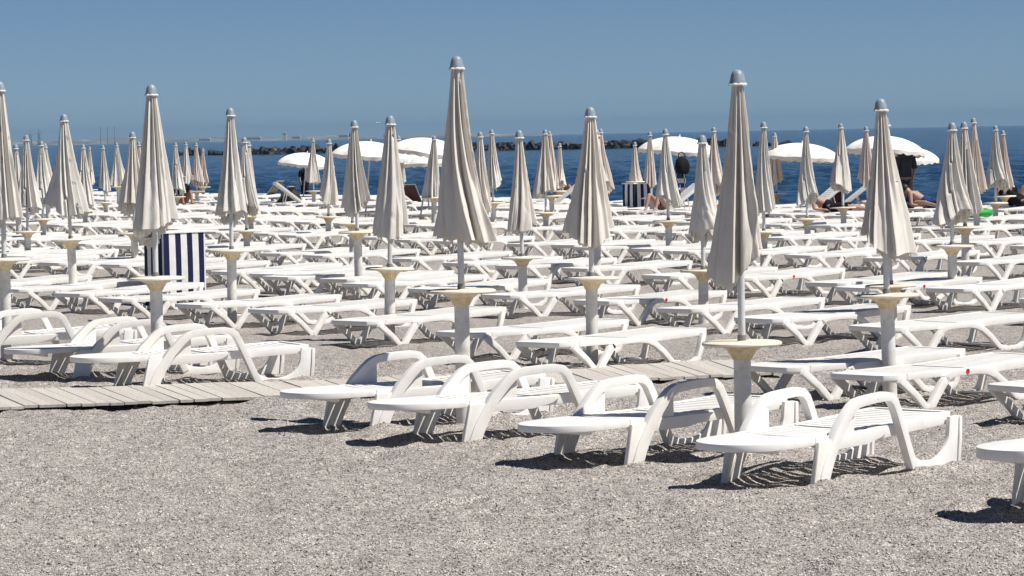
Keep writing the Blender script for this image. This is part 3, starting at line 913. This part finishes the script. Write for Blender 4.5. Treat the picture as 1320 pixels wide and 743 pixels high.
# ------------------------------------------------------------------ people
def skin_body(name, joints, edges, m, parent=None, sub=2):
    """one continuous body grown with a skin modifier"""
    me = bpy.data.meshes.new(name); names = list(joints)
    me.from_pydata([joints[k][0] for k in names], [(names.index(a), names.index(b)) for a, b in edges], []); me.update()
    o = bpy.data.objects.new(name, me); C.objects.link(o)
    md = o.modifiers.new('skin', 'SKIN'); 
    sl = me.skin_vertices[0].data
    for i, k in enumerate(names):
        r = joints[k][1]; sl[i].radius = r if isinstance(r, tuple) else (r, r); sl[i].use_root = (i == 0)
    sb = o.modifiers.new('sub', 'SUBSURF'); sb.levels = sb.render_levels = sub
    me.materials.append(m)
    if parent: o.parent = parent
    dg = bpy.context.evaluated_depsgraph_get(); ev = o.evaluated_get(dg); new = bpy.data.meshes.new_from_object(ev)
    o.modifiers.clear(); o.data = new
    new.polygons.foreach_set('use_smooth', [True] * len(new.polygons))
    if not new.materials: new.materials.append(m)
    return o

def ball(name, c, r, sc, m, parent):
    bm = bmesh.new(); bmesh.ops.create_uvsphere(bm, u_segments=16, v_segments=12, radius=r)
    bmesh.ops.scale(bm, vec=sc, verts=bm.verts); bmesh.ops.translate(bm, vec=c, verts=bm.verts)
    return mesh_obj(name, bm, m, parent, smooth='all')

HEDGES = [('pelvis', 'spine'), ('spine', 'chest'), ('chest', 'neck'), ('neck', 'head'), ('head', 'crown')]
for s in 'lr':
    HEDGES += [('pelvis', 'hip' + s), ('hip' + s, 'knee' + s), ('knee' + s, 'ankle' + s), ('ankle' + s, 'toe' + s),
               ('chest', 'sh' + s), ('sh' + s, 'el' + s), ('el' + s, 'wr' + s), ('wr' + s, 'hand' + s), ('hand' + s, 'finger' + s), ('wr' + s, 'thumb' + s)]

def body_joints(P):
    """P: dict of joint positions; adds radii"""
    rad = dict(pelvis=(.14, .11), spine=(.125, .095), chest=(.15, .105), neck=.05, head=(.078, .09), crown=(.068, .08))
    for s in 'lr':
        rad.update({'hip' + s: .085, 'knee' + s: .056, 'ankle' + s: .038, 'toe' + s: .03, 'sh' + s: .055, 'el' + s: .040, 'wr' + s: .028, 'hand' + s: .03, 'finger' + s: .016, 'thumb' + s: .012})
    return {k: (P[k], rad[k]) for k in P}

def standing():
    P = dict(pelvis=(0, 0, .92), spine=(0, .0, 1.08), chest=(0, .0, 1.32), neck=(0, -.01, 1.47), head=(0, -.03, 1.58), crown=(0, -.02, 1.68))
    for s, q in (('l', 1), ('r', -1)):
        P.update({'hip' + s: (q * .09, 0, .86), 'knee' + s: (q * .1, -.02, .48), 'ankle' + s: (q * .1, .02, .07), 'toe' + s: (q * .12, -.13, .03),
                  'sh' + s: (q * .19, .01, 1.40), 'el' + s: (q * .25, .02, 1.12), 'wr' + s: (q * .24, -.08, .88), 'hand' + s: (q * .24, -.11, .80), 'finger' + s: (q * .235, -.13, .72), 'thumb' + s: (q * .22, -.14, .83)})
    return P
def sitting(back=.35, straight=False):
    cb, sb = math.sin(back), math.cos(back)
    P = dict(pelvis=(0, 0, .10)); f = lambda l, z0=0: (0, l * cb, .10 + l * sb)
    P.update(spine=f(.17), chest=f(.40), neck=f(.55), head=(0, .62 * cb - .02, .10 + .66 * sb), crown=(0, .70 * cb - .02, .10 + .76 * sb))
    ch = P['chest']
    for s, q in (('l', 1), ('r', -1)):
        kn = (q * .13, -.42, .13 if straight else .40); an = (q * .13, -.84 if straight else -.56, .06)
        P.update({'hip' + s: (q * .1, -.03, .10), 'knee' + s: kn, 'ankle' + s: an, 'toe' + s: (q * .13, an[1] - .08, .12 if straight else .03),
                  'sh' + s: (q * .19, ch[1] + .02, ch[2] + .07), 'el' + s: (q * .26, ch[1] - .04, ch[2] - .2), 'wr' + s: (q * .2, ch[1] - .25, ch[2] - .22), 'hand' + s: (q * .19, ch[1] - .32, ch[2] - .23), 'finger' + s: (q * .18, ch[1] - .40, ch[2] - .25), 'thumb' + s: (q * .15, ch[1] - .31, ch[2] - .21)})
    return P

def clothes(name, P, segs, m, root, grow=1.12):
    bm = bmesh.new()
    for (a, b, r0, r1) in segs:
        tube(bm, P[a], P[b], r0 * grow, r1 * grow, n=16)
    return mesh_obj(name, bm, m, root, smooth=True)

def face(P, root, hairm, hat=None):
    h = Vector(P['head']); c = Vector(P['crown']); mid = h.lerp(c, .55)
    ball('hair', mid + Vector((0, .022, .025)), .098, (.92, 1.02, 1.02), hairm, root)
    for q in (1, -1):
        ball('eye', mid + Vector((q * .032, -.083, -.03)), .010, (1, 1, 1), M_EYE, root)
    if hat:
        bm = bmesh.new(); lathe(bm, [(.0, .10), (.07, .10), (.09, .07), (.10, .01), (.19, -.005), (.19, -.012), (.0, -.01)], 24)
        o = mesh_obj('hat', bm, hat, root, smooth=True); o.location = mid + Vector((0, .01, .05))

def person(loc, rz, P, skin, outfits, hairm, lab, hat=None):
    root = empty('person', loc, rz, lab, 'person')
    J = body_joints(P)
    J2 = {'pelvis': J['pelvis']}; J2.update(J)
    skin_body('body', J2, HEDGES, skin, root)
    h = Vector(P['head']); bmn = bmesh.new(); bmesh.ops.create_cone(bmn, cap_ends=True, segments=8, radius1=.016, radius2=.006, depth=.035)
    bmesh.ops.rotate(bmn, matrix=Matrix.Rotation(R(90), 3, 'X'), verts=bmn.verts); bmesh.ops.translate(bmn, vec=h.lerp(Vector(P['crown']), .3) + Vector((0, -.092, -.01)), verts=bmn.verts)
    mesh_obj('nose', bmn, skin, root, smooth=True)
    for nm, segs, m, gr in outfits: clothes(nm, P, segs, m, root, gr)
    face(P, root, hairm, hat)
    return root

shirt = lambda: [('pelvis', 'spine', .15, .14), ('spine', 'chest', .14, .165), ('chest', 'neck', .165, .07), ('chest', 'shl', .09, .075), ('shl', 'ell', .07, .058), ('chest', 'shr', .09, .075), ('shr', 'elr', .07, .058)]
trunks = lambda: [('pelvis', 'spine', .15, .13), ('hipl', 'kneel', .105, .09), ('hipr', 'kneer', .105, .09)]
trous = lambda: trunks() + [('kneel', 'anklel', .085, .06), ('kneer', 'ankler', .085, .06)]

def gpt(px, py): p = at(px, py); return p
D = 79.0
d = ray(1167, 240); p = Vector((d.x / d.y * D, D, 0))
person((p.x, p.y, gz(p.x, p.y)), R(200), standing(), M_SKIN, [('shirt', shirt(), M_GREYCLOTH, 1.08), ('trousers', trous(), M_GREYCLOTH, 1.05)], M_HAIR, 'person in charcoal clothes standing under the open parasol at right', M_BLACK)
def on_bed(px, py, rz, P, skin, outf, hair, lab, z=.27, hat=None):
    p = at(px, py); person((p.x, p.y, gz(p.x, p.y) * 0 + z), rz, P, skin, outf, hair, lab, hat)
on_bed(1178, 284, R(40), sitting(.9, True), M_PALESKIN, [('swimsuit', trunks()[:1], M_SWIM, 1.05)], M_HAIR, 'pale person reclining on a sunbed beside the standing person')
on_bed(1198, 284, R(60), sitting(1.1, True), M_PALESKIN, [('shorts', trunks(), M_SWIM, 1.02)], M_HAIR, 'person in blue shorts lying left of the green inflatable')
on_bed(856, 287, R(-35), sitting(.75, False), M_PALESKIN, [('shirt', shirt(), M_NAVY, 1.05)], M_HAIR, 'person in a navy top sitting against a raised sunbed back by the striped cabinet')
on_bed(236, 276, R(20), sitting(.4, False), M_SKIN, [('shirt', shirt(), M_BLACK, 1.05)], M_GREYHAIR, 'person in black with a straw hat sitting by the water at left', .27, M_GREYHAIR)
on_bed(721, 270, R(25), sitting(.25, False), M_SKIN, [('swimsuit', trunks()[:1] + shirt()[1:2], M_SWIMRED, 1.05)], M_HAIR, 'person in red swimwear sitting behind the closed parasols near the centre')
on_bed(1312, 283, R(-60), sitting(.8, False), M_SKIN, [('shorts', trunks(), M_BLACK, 1.02)], M_HAIR, 'tanned person in black shorts sitting at the right edge')
on_bed(1072, 290, R(70), sitting(1.1, True), M_PALESKIN, [('shorts', trunks(), M_BLACK, 1.02)], M_HAIR, 'person in black shorts lying below the maroon chairs')
p = at(393, 255, -.6)
person((p.x, p.y, -.75), R(30), standing(), M_SKIN, [('shirt', shirt(), M_BLACK, 1.1), ('trousers', trous(), M_BLACK, 1.05)], M_HAIR, 'person in black standing in the shallows under the leftmost open parasol')

# ------------------------------------------------------------------ beach chairs and small things by the water
def beach_chair(loc, rz, lab, fabric, grp, tilt=30):
    root = empty('beach_chair', loc, rz, lab, 'chair', grp)
    fr = bmesh.new()
    t = R(tilt); bx, bz = -math.sin(t) * .62, math.cos(t) * .62
    for s in (-1, 1):
        tube(fr, (.42, s * .27, .30), (-.05, s * .27, .26), .013, n=8); tube(fr, (-.05, s * .27, .26), (-.05 + bx, s * .27, .26 + bz), .013, n=8)
    for z in (0,): tube(fr, (-.05 + bx, -.27, .26 + bz), (-.05 + bx, .27, .26 + bz), .013, n=8); tube(fr, (.42, -.27, .30), (.42, .27, .30), .013, n=8)
    mesh_obj('frame', fr, M_FRAME, root, smooth=True)
    for s in (-1, 1):
        bm = bmesh.new(); tube(bm, (.38, s * .285, .30), (-.25, s * .285, 0), .012, n=8); mesh_obj('leg', bm, M_FRAME, root, smooth=True)
        bm = bmesh.new(); tube(bm, (-.05, s * .255, .26), (.40, s * .255, 0), .012, n=8); mesh_obj('leg', bm, M_FRAME, root, smooth=True)
    bm = bmesh.new(); box(bm, -.03, .41, -.262, .262, .266, .278); mesh_obj('seat', bm, fabric, root, bevel=.003)
    bm = bmesh.new(); ribbon(bm, [(-.055, .285), (-.05 + bx * .5 - .012, .26 + bz * .5), (-.05 + bx, .255 + bz)], .012, -.262, .262); mesh_obj('backrest', bm, fabric, root)
    return root
for (px, py, rz, f, lab, t) in [(346, 263, 155, M_TAN, 'tan beach chair by the water at left, behind the sunbeds', 40), (358, 274, 160, M_GREYCLOTH, 'dark beach chair in front of the tan one at left', 42),
                          (1050, 275, 20, M_MAROON, 'left of two maroon beach chairs under the open parasol', 25), (1077, 277, 205, M_MAROON, 'right of two maroon beach chairs, nearer the round table', 12),
                          (535, 274, 60, M_MAROON, 'maroon beach chair behind the tallest closed parasol', 35)]:
    p = at(px, py); beach_chair((p.x, p.y, gz(p.x, p.y) * .5), R(rz), lab, f, 'folding beach chairs at the water', t)

def bag(loc, r, h, m, lab, handles=True):
    root = empty('bag', loc, 0, lab, 'bag')
    bm = bmesh.new(); lathe(bm, [(0, 0), (r * .75, 0), (r, h * .2), (r * 1.05, h * .5), (r * .85, h * .8), (r * .4, h * .97), (0, h)], 24, lambda t, z: 1 + .12 * math.sin(3 * t + z * 9) + .05 * math.sin(7 * t))
    mesh_obj('sack', bm, m, root, smooth='all')
    bm = bmesh.new()
    pts = [(-.5 * r, 0, h * .9), (-.45 * r, 0, h * 1.15), (0, 0, h * 1.28), (.45 * r, 0, h * 1.15), (.5 * r, 0, h * .9)]
    for a, b in zip(pts, pts[1:]): tube(bm, a, b, .012, n=6)
    mesh_obj('handle', bm, m, root, smooth=True)
    return root
p = at(375, 272); bag((p.x, p.y, 0.0), .30, .66, M_BROWN, 'large dark brown bag standing beside the raised sunbed at left')
d = ray(879, 222); Dk = 79.6
bag((d.x / d.y * Dk, Dk, CAMH + d.z / d.y * Dk - .05), .17, .42, M_BLACK, 'black bag hanging under the open parasol right of centre')
d = ray(877, 240); 
bm = bmesh.new()
for i in range(10):
    pass
g = bmesh.ops.create_grid(bm, x_segments=14, y_segments=18, size=.5)
for v in bm.verts: x, y = v.co.x, v.co.y; v.co = Vector((x * .26, .03 * math.sin(x * 9) - .02 * y, y * .62))
def towel_mat():
    m = mat('patterned_towel', (.7, .7, .72), .95, .1); k = NT(m)
    w = k.new('ShaderNodeTexChecker', Scale=9.0); k.link(k.coords(), w.inputs['Vector'])
    w.inputs['Color1'].default_value = (.7, .71, .74, 1); w.inputs['Color2'].default_value = (.03, .06, .2, 1)
    k.link(w.outputs['Color'], k.b.inputs['Base Color']); return m
bmesh.ops.solidify(bm, geom=bm.faces[:], thickness=.008)
o = mesh_obj('towel', bm, towel_mat(), smooth='all'); o.location = (d.x / d.y * Dk, Dk, CAMH + d.z / d.y * Dk + .18)
tag(o, 'blue and white patterned towel hanging below the black bag', 'towel')

# green inflatable on the sunbeds at right
bm = bmesh.new()
q = random.Random(5)
N1, N2 = 40, 14; rows = []
for i in range(N1):
    a = 2 * math.pi * i / N1; rr = []
    for j in range(N2):
        b = 2 * math.pi * j / N2; r = .42 + .11 * math.cos(b) * (1 + .12 * math.sin(a * 8)); rr.append(bm.verts.new((1.55 * r * math.cos(a), r * math.sin(a), .11 * math.sin(b) * (1 + .1 * math.sin(8 * a)))))
    rows.append(rr)
for i in range(N1):
    for j in range(N2): bm.faces.new((rows[i][j], rows[(i + 1) % N1][j], rows[(i + 1) % N1][(j + 1) % N2], rows[i][(j + 1) % N2]))
o = mesh_obj('inflatable_ring', bm, M_GREEN, smooth='all'); p = at(1243, 300); o.location = (p.x, p.y, .38); o.rotation_euler = (0, 0, R(15)); o.scale = (.74, .74, .7)
tag(o, 'bright green inflatable lying on the white sunbeds at right', 'inflatable')

# striped bag near the right edge
p = at(1301, 268)
b_ = bag((p.x, p.y, .27), .2, .38, M_BLACK, 'black bag standing by the water behind the right edge table')

# ------------------------------------------------------------------ breakwater, far coast, cranes
def breakwater():
    bm = bmesh.new(); q = random.Random(11)
    N = 620
    for i in range(N):
        t = i / N
        px = 232 + (1036 - 232) * t + q.uniform(-3, 3)
        if px > 950 and q.random() < .75: continue
        if px < 330 and q.random() < .35: continue
        Dk = 610 - 70 * t + q.uniform(-3.5, 3.5)
        X = (px - 660) / FPX * Dk
        s = q.uniform(.4, .85)
        lay = q.random()
        z = -.95 + lay * 1.25 * (1 if px < 950 else .6)
        r = bmesh.ops.create_cube(bm, size=s * 1.5)
        for v in r['verts']: v.co = Vector((v.co.x * q.uniform(.55, 1.25), v.co.y * q.uniform(.55, 1.25), v.co.z * q.uniform(.5, 1.25)))
        bmesh.ops.scale(bm, vec=(q.uniform(.8, 1.5), q.uniform(.8, 1.3), q.uniform(.5, .95)), verts=r['verts'])
        bmesh.ops.rotate(bm, matrix=Matrix.Rotation(q.uniform(0, 3), 3, (q.random() * 2 - 1, q.random() * 2 - 1, .6)), verts=r['verts'])
        bmesh.ops.translate(bm, vec=(X, Dk + lay * 1.5, z), verts=r['verts'])
    o = mesh_obj('breakwater', bm, M_ROCK)
    tag(o, 'long low breakwater of dark boulders out in the sea', 'breakwater')
breakwater()

def coast():
    Dk = 6200.0
    bm = bmesh.new(); pts = []
    pxs = list(range(-1900, 731, 6)); q = random.Random(3)
    def top(px):
        h = 4.2 + 2.4 * math.sin(px * .011) + 1.2 * math.sin(px * .045 + 1) + .7 * math.sin(px * .21)
        if 340 < px < 480: h += 2.4 * math.sin((px - 340) / 140 * math.pi)
        if px > 600: h *= max(0, (731 - px) / 131)
        if px < 60: h *= .8
        return max(h, .3) * Dk / FPX
    front, crest, back = [], [], []
    for px in pxs:
        X = (px - 660) / FPX * Dk
        z = top(px)
        front.append(bm.verts.new((X, Dk, -2))); crest.append(bm.verts.new((X, Dk + 120, z))); back.append(bm.verts.new((X, Dk + 900, z * .8 + q.uniform(0, 1))))
    for i in range(len(pxs) - 1):
        bm.faces.new((front[i], front[i + 1], crest[i + 1], crest[i])); bm.faces.new((crest[i], crest[i + 1], back[i + 1], back[i]))
    tag(mesh_obj('coast', bm, M_COAST), kind='structure')
    # pale buildings along it, each its own thing
    k = 0
    for px, w, h in [(268, 22, 5), (330, 30, 6), (371, 7, 13), (386, 16, 6), (447, 18, 7), (505, 20, 6)]:
        root = empty('harbour_building', ((px - 660) / FPX * (Dk - 40), Dk - 40, 0), 0, None, 'building', 'pale buildings on the far coast')
        bm = bmesh.new(); box(bm, -w / 2, w / 2, 0, 12, -1.5, h); mesh_obj('wall', bm, M_BLDG, root)
        bm = bmesh.new(); prism_xz(bm, [(-w / 2 - .5, h), (w / 2 + .5, h), (w / 2 - 2, h + 2.2), (-w / 2 + 2, h + 2.2)], -.5, 12.5); mesh_obj('roof', bm, M_BLDG, root)
        root['label'] = ('tall pale tower building on the hazy far coast' if px == 371 else 'pale building on the hazy far coast, %s from the left' % ORD[k + 1])
        k += 1
    # harbour cranes
    for px, h, nm in [(44, 24, 'left'), (55, 29, 'right')]:
        root = empty('harbour_crane', ((px - 660) / FPX * (Dk - 60), Dk - 60, 0), R(20), '%s of two tall harbour cranes on the hazy horizon' % nm, 'crane', 'harbour cranes on the horizon')
        bm = bmesh.new()
        for sx in (-5, 5):
            for sy in (-5, 5): tube(bm, (sx * .5, sy * .5, -1), (sx * .2, sy * .2, h * .72), .6, .4, n=6)
        for z in (.2, .45): box(bm, -2, 2, -2, 2, h * z, h * z + 1.0)
        mesh_obj('tower', bm, M_STEEL, root)
        bm = bmesh.new(); ribbon(bm, [(-4, h * .72), (0, h * .74), (6, h * .80)], .8, -.7, .7); tube(bm, (0, 0, h * .7), (0, 0, h), .8, .4, n=6); tube(bm, (0, 0, h), (6, 0, h * .80), .2, n=5); tube(bm, (0, 0, h), (-4, 0, h * .72), .2, n=5)
        mesh_obj('jib', bm, M_STEEL, root)
    for i, px in enumerate((134.5, 143.5, 152.5)):
        root = empty('chimney', ((px - 660) / FPX * (Dk - 20), Dk - 20, 0), 0, '%s of three slim chimneys on the hazy horizon' % ('left', 'middle', 'right')[i], 'chimney', 'three chimneys on the horizon')
        bm = bmesh.new(); lathe(bm, [(1.0, -1), (.7, 16), (.55, 30), (0, 30)], 12); mesh_obj('stack', bm, M_BRICK, root)
        bm = bmesh.new(); lathe(bm, [(.85, 30), (1.0, 30.2), (1.0, 31), (.6, 31.2)], 12); mesh_obj('crown', bm, M_STEEL, root)
coast()

# gull over the sea
def gull():
    d = ray(487, 159); Dk = 260
    root = empty('gull', (d.x / d.y * Dk, Dk, CAMH + d.z / d.y * Dk), R(30), 'white gull flying low over the sea horizon', 'bird')
    skin_body('body', {'c': ((0, 0, 0), .075), 't': ((-.24, 0, .0), .03), 'h': ((.2, 0, .03), .05), 'b': ((.29, 0, .025), .015)}, [('c', 't'), ('c', 'h'), ('h', 'b')], M_TRIM, root)
    root.scale = (.6, .6, .6)
    for s in (-1, 1):
        bm = bmesh.new()
        a = [(.1, s * .04, .03), (.13, s * .3, .16), (.02, s * .62, .13)]; b = [(-.1, s * .04, .02), (-.06, s * .3, .15), (-.03, s * .62, .12)]
        va = [bm.verts.new(x) for x in a]; vb = [bm.verts.new(x) for x in b]
        for i in range(2): bm.faces.new((va[i], va[i + 1], vb[i + 1], vb[i]))
        bmesh.ops.solidify(bm, geom=bm.faces[:], thickness=.015)
        mesh_obj('wing', bm, M_TRIM, root)
gull()

# ------------------------------------------------------------------ haze
bm = bmesh.new(); box(bm, -14000, 14000, -400, 14200, -6, 60)
mh = bpy.data.materials.new('haze'); mh.use_nodes = True; nt = mh.node_tree
for nn in list(nt.nodes):
    if nn.type == 'BSDF_PRINCIPLED': nt.nodes.remove(nn)
pv = nt.nodes.new('ShaderNodeVolumePrincipled'); pv.inputs['Color'].default_value = (.27, .46, .68, 1); pv.inputs['Density'].default_value = 9e-5
nt.links.new(pv.outputs[0], nt.nodes['Material Output'].inputs['Volume'])
hz = mesh_obj('haze', bm, mh); tag(hz, 'thin blue sea haze over the whole beach and sea', 'haze', kind='stuff')

# ------------------------------------------------------------------ light, sky, camera
SUN_EL = R(58); to_sun = Vector((.955, -.30, 0)).normalized() * math.cos(SUN_EL) + Vector((0, 0, math.sin(SUN_EL)))
sd = bpy.data.lights.new('sun', 'SUN'); sd.energy = 5.0; sd.angle = R(.5); sd.color = (1, .955, .89)
so = bpy.data.objects.new('sun', sd); C.objects.link(so); so.rotation_euler = to_sun.to_track_quat('Z', 'Y').to_euler(); so.location = (20, -20, 40)
w = bpy.data.worlds.new('World'); S.world = w; w.use_nodes = True
wn = w.node_tree; bg = wn.nodes['Background']; sky = wn.nodes.new('ShaderNodeTexSky'); sky.sky_type = 'NISHITA'
sky.sun_disc = False; sky.sun_elevation = SUN_EL; sky.sun_rotation = math.atan2(to_sun.x, to_sun.y)
sky.altitude = 0; sky.air_density = .5; sky.dust_density = 0.0; sky.ozone_density = 8.5
bg.inputs['Strength'].default_value = .05
wn.links.new(sky.outputs[0], bg.inputs['Color'])

cd = bpy.data.cameras.new('camera'); cam = bpy.data.objects.new('camera', cd); C.objects.link(cam)
cd.sensor_width = 36; cd.sensor_fit = 'HORIZONTAL'; cd.lens = FPX / CW * 36; cd.clip_end = 40000; cd.clip_start = .1
M3 = Matrix((CX, CY, -E3)).transposed(); cam.matrix_world = Matrix.Translation((0, 0, CAMH)) @ M3.to_4x4()
S.camera = cam
S.view_settings.view_transform = 'Standard'; S.view_settings.look = 'None'; S.view_settings.exposure = .34; S.view_settings.gamma = 1
S.cycles.volume_bounces = 0; S.cycles.max_bounces = 6
